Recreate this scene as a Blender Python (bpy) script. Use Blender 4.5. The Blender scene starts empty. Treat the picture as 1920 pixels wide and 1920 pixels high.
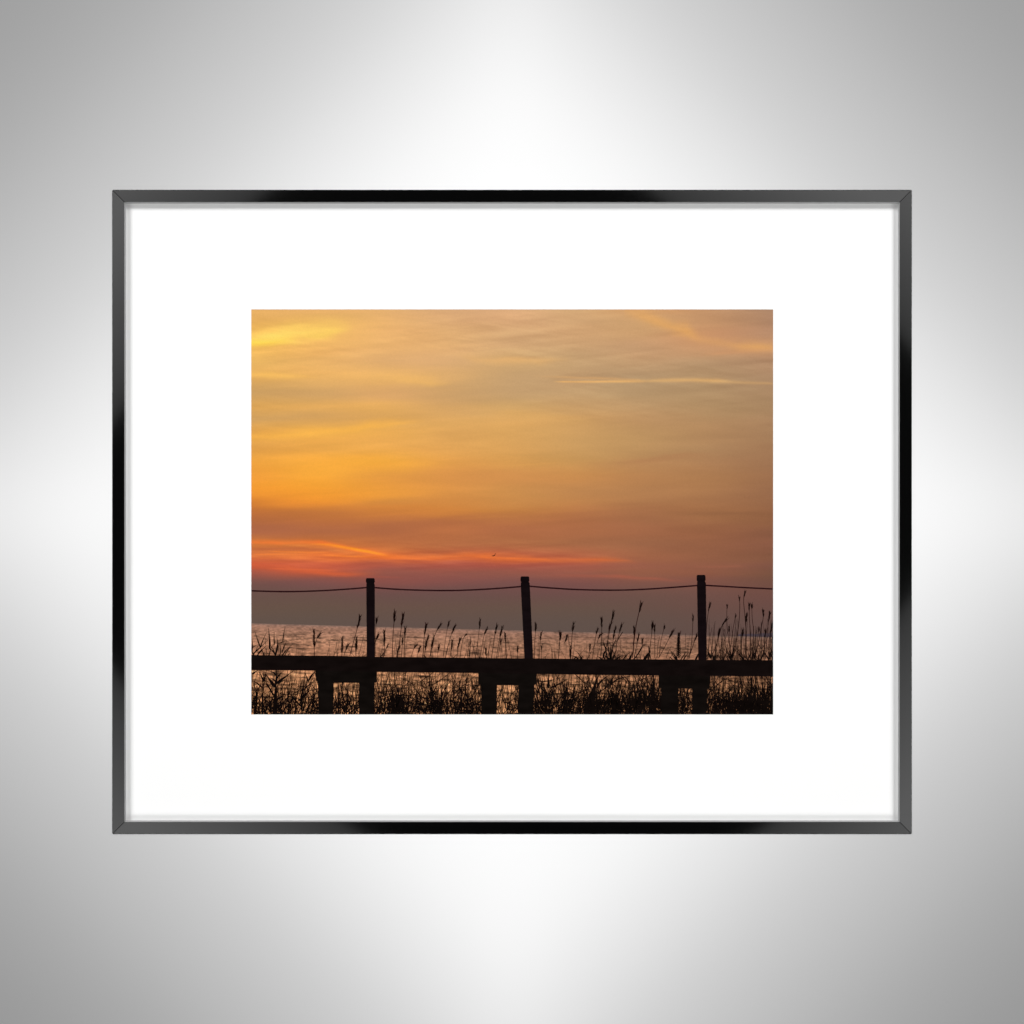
import bpy, math, random
import numpy as np
from mathutils import Vector, Matrix

# ------------------------------------------------------------------ scene, camera, light
sc = bpy.context.scene
col = sc.collection
S = 0.0005                      # metres per photograph pixel (the photograph spans 0.96 m)
CAM_D = 4.0

def P(x, y, h=0.0):
    """point on the wall plane: x, y as measured, h = height off the wall in the same unit"""
    return ((x - 960.0) * S, -h * S, (960.0 - y) * S)

cam = bpy.data.cameras.new('camera')
cam.sensor_width = 36.0
cam.sensor_fit = 'HORIZONTAL'
cam.lens = 36.0 * CAM_D / (1920 * S)
cam.clip_start = 0.05
cam.clip_end = 100.0
cam_o = bpy.data.objects.new('camera', cam)
cam_o.location = (0, -CAM_D, 0)
cam_o.rotation_euler = (math.radians(90), 0, 0)
col.objects.link(cam_o)
sc.camera = cam_o

world = bpy.data.worlds.new('World')
sc.world = world
world.use_nodes = True
bg = world.node_tree.nodes['Background']
bg.inputs[0].default_value = (1, 1, 1, 1)
bg.inputs[1].default_value = 0.012

sc.view_settings.view_transform = 'Standard'
sc.view_settings.look = 'None'
sc.view_settings.exposure = 0.0
sc.view_settings.gamma = 1.0
sc.view_settings.use_curve_mapping = False
sc.cycles.max_bounces = 6

def aim(o, target=(0, 0, 0)):
    d = Vector(target) - o.location
    o.rotation_euler = d.to_track_quat('-Z', 'Y').to_euler()

# added spot behind the camera, its beam shaped into the wall's diamond glow
SPOT_D = 16.0
SPOT_K = 1926.0
spot = bpy.data.lights.new('diamond_glow_spot', 'SPOT')
spot.energy = 1.0
spot.spot_size = math.radians(12)
spot.spot_blend = 0.0
spot.shadow_soft_size = 0.04
spot.use_nodes = True
nt = spot.node_tree
em = nt.nodes['Emission']
tc = nt.nodes.new('ShaderNodeTexCoord')
sx = nt.nodes.new('ShaderNodeSeparateXYZ')
nt.links.new(tc.outputs['Normal'], sx.inputs[0])
def lm(op, a, b=None):
    n = nt.nodes.new('ShaderNodeMath'); n.operation = op
    for i, v in enumerate((a, b)):
        if v is None: continue
        if isinstance(v, (int, float)): n.inputs[i].default_value = v
        else: nt.links.new(v, n.inputs[i])
    return n.outputs[0]
ax = lm('ABSOLUTE', lm('DIVIDE', sx.outputs[0], sx.outputs[2]))
ay = lm('ABSOLUTE', lm('DIVIDE', sx.outputs[1], sx.outputs[2]))
sd = lm('MULTIPLY', lm('ADD', ax, ay), SPOT_D / S / 2000.0)      # 1.0 = 2000 units from the centre
ramp = nt.nodes.new('ShaderNodeValToRGB')
ramp.color_ramp.interpolation = 'LINEAR'
# (distance from centre / 2000, intensity)
SPOT_RAMP = [(0.0, 0.93), (0.32, 0.91), (0.395, 0.868), (0.44, 0.815), (0.465, 0.774), (0.545, 0.648), (0.595, 0.55), (0.69, 0.428), (0.705, 0.414), (0.825, 0.278), (0.945, 0.187)]
el = ramp.color_ramp.elements
while len(el) > 2: el.remove(el[-1])
for i, (p_, v_) in enumerate(SPOT_RAMP):
    e = el[i] if i < 2 else el.new(p_)
    e.position = p_
    e.color = (v_, v_, v_, 1)
nt.links.new(sd, ramp.inputs[0])
# beam lifted towards the rim to cancel the metal wall's highlight fall-off
rr = lm('SQRT', lm('ADD', lm('MULTIPLY', ax, ax), lm('MULTIPLY', ay, ay)))
rr = lm('MULTIPLY', rr, SPOT_D / S / 2000.0)
RIM = [(0.0, 0.43), (0.15, 0.441), (0.3, 0.489), (0.35, 0.526), (0.4, 0.572), (0.45, 0.629), (0.5, 0.695), (0.55, 0.771), (0.6, 0.856), (0.675, 1.0)]
rim = nt.nodes.new('ShaderNodeValToRGB')
rim.color_ramp.interpolation = 'LINEAR'
el = rim.color_ramp.elements
for i, (p_, v_) in enumerate(RIM):
    e = el[i] if i < 2 else el.new(p_)
    e.position = p_
    e.color = (v_, v_, v_, 1)
nt.links.new(rr, rim.inputs[0])
nt.links.new(lm('MULTIPLY', lm('MULTIPLY', ramp.outputs[0], rim.outputs[0]), SPOT_K), em.inputs['Strength'])
spot_o = bpy.data.objects.new('diamond_glow_spot', spot)
spot_o.location = (0, -SPOT_D, 0)
spot_o.rotation_euler = (math.radians(90), 0, 0)
col.objects.link(spot_o)

def area(name, loc, sx_, sy_, power, target=(0, 0, 0)):
    l = bpy.data.lights.new(name, 'AREA')
    l.shape = 'RECTANGLE'; l.size = sx_; l.size_y = sy_
    l.energy = power
    o = bpy.data.objects.new(name, l)
    o.location = loc
    aim(o, target)
    col.objects.link(o)
    return o

# four raking softboxes at the corners of the studio: they light mat and print evenly
R_, H_ = 4.6, 1.85
KEY = 163.0
for sx_, sz_, k in ((-1, 1, 1.36), (1, 1, 1.38), (-1, -1, 0.64), (1, -1, 0.66)):
    area('corner_softbox', (sx_ * R_ * .7071, -H_, sz_ * R_ * .7071), 1.1, 1.1, KEY * k)

# four strip softboxes round the camera, mirrored in the glossy black rails
STRIP_L = 1.25; STRIP_EDGE = 0.29      # brightness of a strip at its inner edge
def strip(a, b, w, L):
    """strip whose inner edge runs a -> b in the camera plane"""
    ax_, az_ = a; bx_, bz_ = b
    d = Vector((bx_ - ax_, 0, bz_ - az_)); ln = d.length; d.normalize()
    n = Vector((d.z, 0, -d.x))
    m = Vector(((ax_ + bx_) / 2, 0, (az_ + bz_) / 2))
    if n.dot(m) < 0: n = -n
    c = m + n * (w / 2)
    l = bpy.data.lights.new('strip_softbox', 'AREA')
    l.shape = 'RECTANGLE'; l.size = ln + 0.9; l.size_y = w
    l.energy = L * math.pi * l.size * w
    l.use_nodes = True
    t = l.node_tree; e = t.nodes['Emission']
    ge = t.nodes.new('ShaderNodeNewGeometry'); sp = t.nodes.new('ShaderNodeSeparateXYZ')
    t.links.new(ge.outputs['Parametric'], sp.inputs[0])
    mr = t.nodes.new('ShaderNodeMapRange')
    for i, v in zip((1, 2, 3, 4), (0.0, 0.45, STRIP_EDGE, 1.0)): mr.inputs[i].default_value = v
    t.links.new(sp.outputs[1], mr.inputs[0]); t.links.new(mr.outputs[0], e.inputs['Strength'])
    o = bpy.data.objects.new('strip_softbox', l)
    z = Vector((0, -1, 0))                      # lamps shine along their local -Z, i.e. towards +Y
    x = d; y = z.cross(x)
    if y.dot(n) < 0: x = -x; y = -y          # local y points away from the lens axis
    o.matrix_world = Matrix((( x.x, y.x, z.x, c.x), (x.y, y.y, z.y, -CAM_D), (x.z, y.z, z.z, c.z), (0, 0, 0, 1)))
    col.objects.link(o)
strip((-0.54, 3.77), (-3.97, 0.21), 0.7, STRIP_L)
strip((0.31, 3.77), (3.97, 0.37), 0.7, STRIP_L)
strip((3.97, -0.20), (0.54, -3.77), 0.7, STRIP_L)
strip((-3.97, -0.36), (-0.34, -3.77), 0.7, STRIP_L)

# ------------------------------------------------------------------ helpers
def srgb(c):
    c = np.asarray(c, dtype=float) / 255.0
    return np.where(c <= 0.04045, c / 12.92, ((c + 0.055) / 1.055) ** 2.4)

INK = 0.82          # reflectance of the paper that shows as full white under these lamps

def mesh_obj(name, verts, faces, mat, parent=None):
    me = bpy.data.meshes.new(name)
    me.from_pydata([tuple(v) for v in verts], [], faces)
    me.update()
    me.materials.append(mat)
    o = bpy.data.objects.new(name, me)
    col.objects.link(o)
    if parent is not None: o.parent = parent
    return o

def principled(name, color, rough=0.6, metal=0.0, spec=0.5):
    m = bpy.data.materials.new(name); m.use_nodes = True
    b = m.node_tree.nodes['Principled BSDF']
    b.inputs['Base Color'].default_value = (*color, 1)
    b.inputs['Roughness'].default_value = rough
    b.inputs['Metallic'].default_value = metal
    b.inputs['Specular IOR Level'].default_value = spec
    return m, b

def noise(m, scale, detail=3.0, vec=None, rough=0.5):
    n = m.node_tree.nodes.new('ShaderNodeTexNoise')
    n.inputs['Scale'].default_value = scale
    n.inputs['Detail'].default_value = detail
    n.inputs['Roughness'].default_value = rough
    t = m.node_tree.nodes.new('ShaderNodeTexCoord')
    mp = m.node_tree.nodes.new('ShaderNodeMapping')
    if vec: mp.inputs['Scale'].default_value = vec
    m.node_tree.links.new(t.outputs['Object'], mp.inputs[0])
    m.node_tree.links.new(mp.outputs[0], n.inputs['Vector'])
    return n.outputs[0]

def maprange(m, v, a, b, c, d):
    n = m.node_tree.nodes.new('ShaderNodeMapRange')
    for i, x in zip((1, 2, 3, 4), (a, b, c, d)): n.inputs[i].default_value = x
    m.node_tree.links.new(v, n.inputs[0])
    return n.outputs[0]

# ------------------------------------------------------------------ materials
M_wall, b = principled('satin_metal', (0.86, 0.86, 0.86), 0.36, 1.0)
M_wall.node_tree.links.new(maprange(M_wall, noise(M_wall, 900, 2), 0.3, 0.7, 0.355, 0.365), b.inputs['Roughness'])
M_rail, b = principled('black_lacquer', (0.0012, 0.0012, 0.0012), 0.04, 0.0, 1.0)
M_rail.node_tree.links.new(maprange(M_rail, noise(M_rail, 300, 3), 0.3, 0.7, 0.038, 0.045), b.inputs['Roughness'])
M_lip, b = principled('brushed_silver_lip', (0.5, 0.5, 0.5), 0.45, 1.0)
M_lip.node_tree.links.new(maprange(M_lip, noise(M_lip, 500, 2), 0.3, 0.7, 0.43, 0.47), b.inputs['Roughness'])
M_dark, b = principled('black_backing', (0.01, 0.01, 0.01), 0.8)
M_mat, b = principled('white_paper', (0.87, 0.87, 0.865), 0.9, 0.0, 0.1)
bump = M_mat.node_tree.nodes.new('ShaderNodeBump')
bump.inputs['Strength'].default_value = 0.03; bump.inputs['Distance'].default_value = 0.0002
M_mat.node_tree.links.new(noise(M_mat, 1500, 2), bump.inputs['Height'])
M_mat.node_tree.links.new(bump.outputs[0], b.inputs['Normal'])

def ink_attr_material(name, grain):
    m, b = principled(name, (.5, .5, .5), 0.75, 0.0, 0.02)
    at = m.node_tree.nodes.new('ShaderNodeAttribute'); at.attribute_name = 'ink'
    mx = m.node_tree.nodes.new('ShaderNodeMix'); mx.data_type = 'RGBA'; mx.blend_type = 'MULTIPLY'
    mx.inputs[0].default_value = 1.0
    m.node_tree.links.new(at.outputs['Color'], mx.inputs[6])
    v = maprange(m, noise(m, 700, 2), 0.25, 0.75, 1 - grain, 1 + grain)
    cb = m.node_tree.nodes.new('ShaderNodeCombineColor')
    for i in range(3): m.node_tree.links.new(v, cb.inputs[i])
    m.node_tree.links.new(cb.outputs[0], mx.inputs[7])
    m.node_tree.links.new(mx.outputs[2], b.inputs['Base Color'])
    return m
M_sky = ink_attr_material('sky_ink', 0.03)
M_sea = ink_attr_material('sea_ink', 0.04)

def flat_ink(name, c, vary=0.25):
    lin = srgb(c) * INK
    m, b = principled(name, tuple(lin), 0.75, 0.0, 0.0)
    r = m.node_tree.nodes.new('ShaderNodeMix'); r.data_type = 'RGBA'
    r.inputs[6].default_value = (*(lin * (1 - vary)), 1)
    r.inputs[7].default_value = (*(lin * (1 + vary)), 1)
    m.node_tree.links.new(maprange(m, noise(m, 160, 5, (0.35, 1, 1)), 0.3, 0.7, 0, 1), r.inputs[0])
    m.node_tree.links.new(r.outputs[2], b.inputs['Base Color'])
    return m
M_post = flat_ink('post_ink', (19, 12, 14))
M_rope = flat_ink('rope_ink', (44, 19, 22))
M_beam = flat_ink('beam_ink', (18, 12, 11), 0.3)
M_leg = flat_ink('trestle_ink', (17, 13, 11), 0.35)
M_reed = flat_ink('reed_ink', (42, 24, 20))
M_head = flat_ink('seed_head_ink', (52, 28, 24))
M_thick = flat_ink('thicket_ink', (17, 11, 9), 0.35)
M_shore = flat_ink('shore_ink', (80, 68, 74), 0.05)

# ------------------------------------------------------------------ wall
W = 9000
wall = mesh_obj('wall', [P(960 - W, 960 - W), P(960 + W, 960 - W), P(960 + W, 960 + W), P(960 - W, 960 + W)],
                [(0, 3, 2, 1)], M_wall)
wall['kind'] = 'structure'

# ------------------------------------------------------------------ framed picture
pic = bpy.data.objects.new('framed_picture', None)
pic.empty_display_size = 0.1
col.objects.link(pic)
pic['label'] = 'orange sunset seascape print with white mat in slim black frame on silver wall'
pic['category'] = 'picture'

OX0, OX1, OY0, OY1 = 210.5, 1709.5, 356.0, 1564.0     # outer outline of the frame
# profile: (inset from the outer edge, height off the wall)
PROF = [(0, 0.2), (0, 1.1), (0.7, 1.6), (23.6, 9.2), (23.6, 0.2)]
LIP = [(23.6, 8.9), (26.0, 6.8), (26.0, 1.2), (23.6, 1.2)]
MITRE = 0.8

def rail_mesh(name, side, prof, mat, parent, gap):
    """prism along one side, its ends cut at 45 degrees"""
    vs, fs = [], []
    n = len(prof)
    for end in (0, 1):
        for d, h in prof:
            g = d + gap
            if side in ('top', 'bottom'):
                x = OX0 + g if end == 0 else OX1 - g
                y = OY0 + d if side == 'top' else OY1 - d
            else:
                y = OY0 + g if end == 0 else OY1 - g
                x = OX0 + d if side == 'left' else OX1 - d
            vs.append(P(x, y, h))
    for i in range(n):
        j = (i + 1) % n
        fs.append((i, j, n + j, n + i))
    fs.append(tuple(range(n))[::-1]); fs.append(tuple(range(n, 2 * n)))
    o = mesh_obj(name, vs, fs, mat, parent)
    import bmesh
    bm = bmesh.new(); bm.from_mesh(o.data)
    bmesh.ops.recalc_face_normals(bm, faces=bm.faces)
    bm.to_mesh(o.data); bm.free()
    return o

for side in ('top', 'right', 'bottom', 'left'):
    r = rail_mesh('frame_rail', side, PROF, M_rail, pic, MITRE)
    r['label'] = {'top': 'upper long black rail of the frame', 'bottom': 'lower long black rail of the frame',
                  'left': 'short black rail on the left of the frame', 'right': 'short black rail on the right of the frame'}[side]
    rail_mesh('lip', side, LIP, M_lip, r, 0.05)

def ring(name, x0, x1, y0, y1, X0, X1, Y0, Y1, h0, h1, mat, parent):
    """flat board with a rectangular opening, h0..h1 thick"""
    vs, fs = [], []
    for h in (h1, h0):
        for (a, b_) in ((x0, y0), (x1, y0), (x1, y1), (x0, y1)): vs.append(P(a, b_, h))
        for (a, b_) in ((X0, Y0), (X1, Y0), (X1, Y1), (X0, Y1)): vs.append(P(a, b_, h))
    for i in range(4):
        j = (i + 1) % 4
        fs.append((i, 4 + i, 4 + j, j))
        fs.append((8 + i, 8 + j, 12 + j, 12 + i))
        fs.append((i, j, 8 + j, 8 + i))
        fs.append((4 + i, 12 + i, 12 + j, 4 + j))
    return mesh_obj(name, vs, fs, mat, parent)

PX0, PX1, PY0, PY1 = 471.2, 1449.6, 580.2, 1339.6      # the printed picture
ring('mat', PX0, PX1, PY0, PY1, OX0 + 23.9, OX1 - 23.9, OY0 + 23.9, OY1 - 23.9, 0.3, 1.0, M_mat, pic)
# black backing strip that shows in the mitre gaps
ring('backing', OX0 + 24.5, OX1 - 24.5, OY0 + 24.5, OY1 - 24.5, OX0 + .8, OX1 - .8, OY0 + .8, OY1 - .8, 0.05, 0.18, M_dark, pic)

# ------------------------------------------------------------------ the print: sky
XS = [471, 600, 720, 840, 960, 1080, 1200, 1320, 1449]
ROWS = {
 578: [(230,174,102),(231,175,108),(231,177,114),(224,174,124),(219,170,124),(212,168,120),(218,164,112),(194,146,105),(170,132,104)],
 600: [(234,178,96),(238,184,102),(234,179,112),(226,175,122),(218,169,122),(210,165,118),(206,160,112),(196,148,106),(175,134,105)],
 625: [(240,184,92),(242,186,102),(236,180,112),(228,176,118),(216,170,121),(210,164,117),(205,159,112),(204,150,107),(184,140,108)],
 650: [(243,186,94),(240,182,104),(234,179,112),(226,175,117),(214,169,120),(206,163,117),(200,156,114),(200,150,108),(192,144,106)],
 675: [(238,184,100),(236,180,106),(228,175,114),(219,171,118),(210,168,116),(200,162,117),(194,155,114),(186,148,110),(180,140,107)],
 705: [(232,176,96),(234,178,102),(234,179,106),(224,174,112),(204,164,115),(198,160,116),(184,150,111),(178,144,106),(174,138,105)],
 740: [(206,160,98),(212,164,103),(220,167,106),(210,164,109),(202,162,113),(196,158,112),(184,150,109),(176,142,103),(171,136,101)],
 765: [(224,168,90),(229,172,95),(230,173,97),(216,166,104),(212,166,105),(203,159,106),(190,150,105),(178,142,101),(169,134,98)],
 785: [(206,157,93),(211,160,94),(223,167,94),(222,168,98),(220,167,99),(208,160,101),(194,150,102),(180,140,98),(168,130,95)],
 810: [(232,168,82),(238,174,82),(236,173,86),(226,168,94),(220,166,96),(206,158,98),(191,148,98),(178,136,94),(166,127,92)],
 840: [(228,162,78),(238,170,79),(236,170,83),(225,164,88),(218,162,92),(204,156,96),(190,146,96),(176,134,93),(165,123,88)],
 865: [(240,164,66),(248,172,66),(249,174,68),(231,162,81),(218,158,86),(204,152,90),(188,140,91),(175,129,88),(160,117,84)],
 890: [(240,158,60),(246,168,61),(237,161,70),(222,151,77),(214,148,82),(202,142,82),(185,132,84),(173,124,82),(159,113,80)],
 925: [(238,150,52),(246,158,54),(235,155,64),(222,149,74),(207,144,79),(194,136,82),(180,127,82),(169,119,79),(153,107,76)],
 942: [(218,132,53),(236,146,55),(218,142,66),(212,139,69),(204,139,76),(190,130,77),(176,122,79),(165,114,76),(150,103,73)],
 955: [(196,116,58),(206,126,58),(214,134,62),(211,134,65),(198,130,70),(186,123,74),(172,116,76),(162,110,73),(148,100,70)],
 975: [(182,108,66),(188,112,64),(184,111,67),(184,112,68),(186,117,70),(178,113,72),(166,109,74),(157,105,71),(145,97,68)],
 995: [(172,102,69),(178,106,68),(178,106,68),(185,111,68),(180,110,71),(172,108,72),(162,104,72),(153,99,69),(141,93,68)],
 1018:[(204,118,60),(206,118,60),(190,110,64),(182,108,68),(177,108,70),(168,106,72),(157,102,72),(149,96,69),(137,89,68)],
 1045:[(208,108,64),(216,112,62),(214,110,62),(196,103,68),(190,100,70),(180,100,71),(162,100,72),(148,95,70),(132,87,66)],
 1060:[(208,95,64),(204,95,66),(180,90,70),(178,90,71),(176,90,72),(170,92,73),(154,94,73),(145,92,71),(128,84,68)],
 1075:[(162,89,73),(180,90,66),(154,87,73),(154,88,74),(150,88,74),(152,90,73),(149,93,71),(141,89,69),(124,84,66)],
 1090:[(123,82,74),(132,82,75),(139,82,74),(134,82,75),(126,82,76),(129,82,75),(132,86,73),(129,84,71),(117,80,66)],
 1110:[(108,81,74),(111,81,74),(113,79,74),(111,80,75),(112,79,74),(113,79,74),(114,82,73),(116,81,72),(113,77,68)],
 1140:[(104,83,72),(104,83,72),(105,82,72),(105,82,72),(104,82,72),(104,82,72),(105,81,72),(107,79,71),(106,76,69)],
 1165:[(100,83,74),(100,83,74),(101,82,74),(101,82,74),(100,82,74),(99,82,74),(100,81,73),(102,79,72),(101,76,70)],
 1200:[(98,82,74),(98,82,74),(99,81,74),(99,81,74),(98,81,74),(98,81,74),(98,80,73),(100,78,72),(99,76,70)],
}

def interp1(xs, vs, q):
    """monotone-ish cubic (Catmull-Rom) interpolation of rows vs (n, ...) at q"""
    xs = np.asarray(xs, float); vs = np.asarray(vs, float)
    i = np.clip(np.searchsorted(xs, q) - 1, 0, len(xs) - 2)
    t = (q - xs[i]) / (xs[i + 1] - xs[i])
    t = np.clip(t, 0, 1)
    sl = np.gradient(vs, xs, axis=0)
    h = (xs[i + 1] - xs[i])
    sh = (slice(None),) + (None,) * (vs.ndim - 1)
    t_, h_ = t[sh], h[sh]
    a, b_, m0, m1 = vs[i], vs[i + 1], sl[i] * h_, sl[i + 1] * h_
    return (2*t_**3 - 3*t_**2 + 1)*a + (t_**3 - 2*t_**2 + t_)*m0 + (-2*t_**3 + 3*t_**2)*b_ + (t_**3 - t_**2)*m1

rng = np.random.RandomState(7)
def value_noise(x, y, cx, cy, octs=4, seed=0):
    out = np.zeros_like(x); amp, tot = 1.0, 0.0
    for o in range(octs):
        r = np.random.RandomState(seed * 31 + o)
        g = r.rand(80, 400)
        u = np.abs(x / cx * 2 ** o) % 398; v = np.abs(y / cy * 2 ** o) % 78
        i, j = u.astype(int), v.astype(int)
        fu, fv = u - i, v - j
        fu = fu * fu * (3 - 2 * fu); fv = fv * fv * (3 - 2 * fv)
        a = g[j, i] * (1 - fu) + g[j, i + 1] * fu
        c = g[j + 1, i] * (1 - fu) + g[j + 1, i + 1] * fu
        out += amp * (a * (1 - fv) + c * fv); tot += amp; amp *= 0.55
    return out / tot - 0.5

def horizon(x): return 1168.6 + (x - 471.0) * (1194.8 - 1168.6) / 978.0

def sky_color(x, y):
    ys = sorted(ROWS)
    grid = np.array([ROWS[k] for k in ys], float)              # rows, cols, 3
    # wisps: shear the lookup a little with stretched noise
    n1 = value_noise(x + 0.9 * y, y + 0.05 * x, 260, 26, 4, 1)
    n2 = value_noise(x + 300, y - 0.08 * x + 200, 150, 14, 3, 2)
    calm = np.clip((1115 - y) / 40, 0, 1)
    yq = y + (n1 * 16 + n2 * 5) * calm
    rows = interp1(ys, grid, np.clip(yq.ravel(), ys[0], ys[-1]))         # N, cols, 3
    # then along x
    xs = np.asarray(XS, float)
    xq = np.clip(x.ravel() + n1.ravel() * 50 * calm.ravel(), xs[0], xs[-1])
    i = np.clip(np.searchsorted(xs, xq) - 1, 0, len(xs) - 2)
    t = ((xq - xs[i]) / (xs[i + 1] - xs[i]))[:, None]
    sl = np.gradient(rows, xs, axis=1)
    k = np.arange(len(xq)); h = (xs[i + 1] - xs[i])[:, None]
    a, b_, m0, m1 = rows[k, i], rows[k, i + 1], sl[k, i] * h, sl[k, i + 1] * h
    c = (2*t**3 - 3*t**2 + 1)*a + (t**3 - 2*t**2 + t)*m0 + (-2*t**3 + 3*t**2)*b_ + (t**3 - t**2)*m1
    c = c.reshape(x.shape + (3,))
    n3 = value_noise(x + 50, y + 0.07 * x, 190, 13, 3, 3)
    n4 = value_noise(x * 1.0, y - 0.04 * x + 100, 120, 18, 3, 5)
    c = c * (1 + (0.045 * n3 + 0.06 * n4) * calm)[..., None]
    return c

def stroke(c, x, y, pts, col3, amp=1.0, seed=9):
    """soft cloud streak: pts = (x, y, half width above, half width below, strength)"""
    pts = np.array(pts, float)
    xs = pts[:, 0]
    inside = (x >= xs[0]) & (x <= xs[-1])
    xc = np.clip(x, xs[0], xs[-1])
    yc, wu, wd, st = (np.interp(xc, xs, pts[:, k]) for k in (1, 2, 3, 4))
    wob = value_noise(x, y, 60, 14, 3, seed)
    d = y - yc + wob * (wu + wd) * 0.7
    w = np.where(d < 0, wu, wd)
    f = np.exp(-(d / np.maximum(w, 0.3)) ** 2) * st * inside * amp
    f = np.clip(f * (1 + 0.5 * wob), 0, 1)[..., None]
    return c * (1 - f) + np.array(col3, float) * f

def grid_print(name, x0, x1, ytop, ybot, nx, ny, colour, mat, parent, h):
    u = np.linspace(x0, x1, nx); v = np.linspace(0, 1, ny)
    X = np.repeat(u[None, :], ny, 0)
    T = np.repeat(v[:, None], nx, 1)
    Y0 = ytop(X) if callable(ytop) else ytop
    Y1 = ybot(X) if callable(ybot) else ybot
    Y = Y0 + (Y1 - Y0) * T
    c = np.clip(colour(X, Y), 0, 255)
    lin = srgb(c) * INK
    co = np.stack([(X - 960) * S, np.full_like(X, -h * S), (960 - Y) * S], -1).reshape(-1, 3)
    idx = np.arange(nx * ny).reshape(ny, nx)
    f = np.stack([idx[:-1, :-1], idx[1:, :-1], idx[1:, 1:], idx[:-1, 1:]], -1).reshape(-1, 4)
    me = bpy.data.meshes.new(name)
    me.vertices.add(len(co)); me.vertices.foreach_set('co', co.ravel())
    me.loops.add(f.size); me.loops.foreach_set('vertex_index', f.ravel().astype(np.int32))
    me.polygons.add(len(f)); me.polygons.foreach_set('loop_start', np.arange(0, f.size, 4, dtype=np.int32))
    me.update(calc_edges=True); me.validate()
    at = me.attributes.new('ink', 'FLOAT_COLOR', 'POINT')
    at.data.foreach_set('color', np.concatenate([lin.reshape(-1, 3), np.ones((len(co), 1))], 1).ravel())
    me.materials.append(mat)
    o = bpy.data.objects.new(name, me); col.objects.link(o); o.parent = parent
    return o

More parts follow.
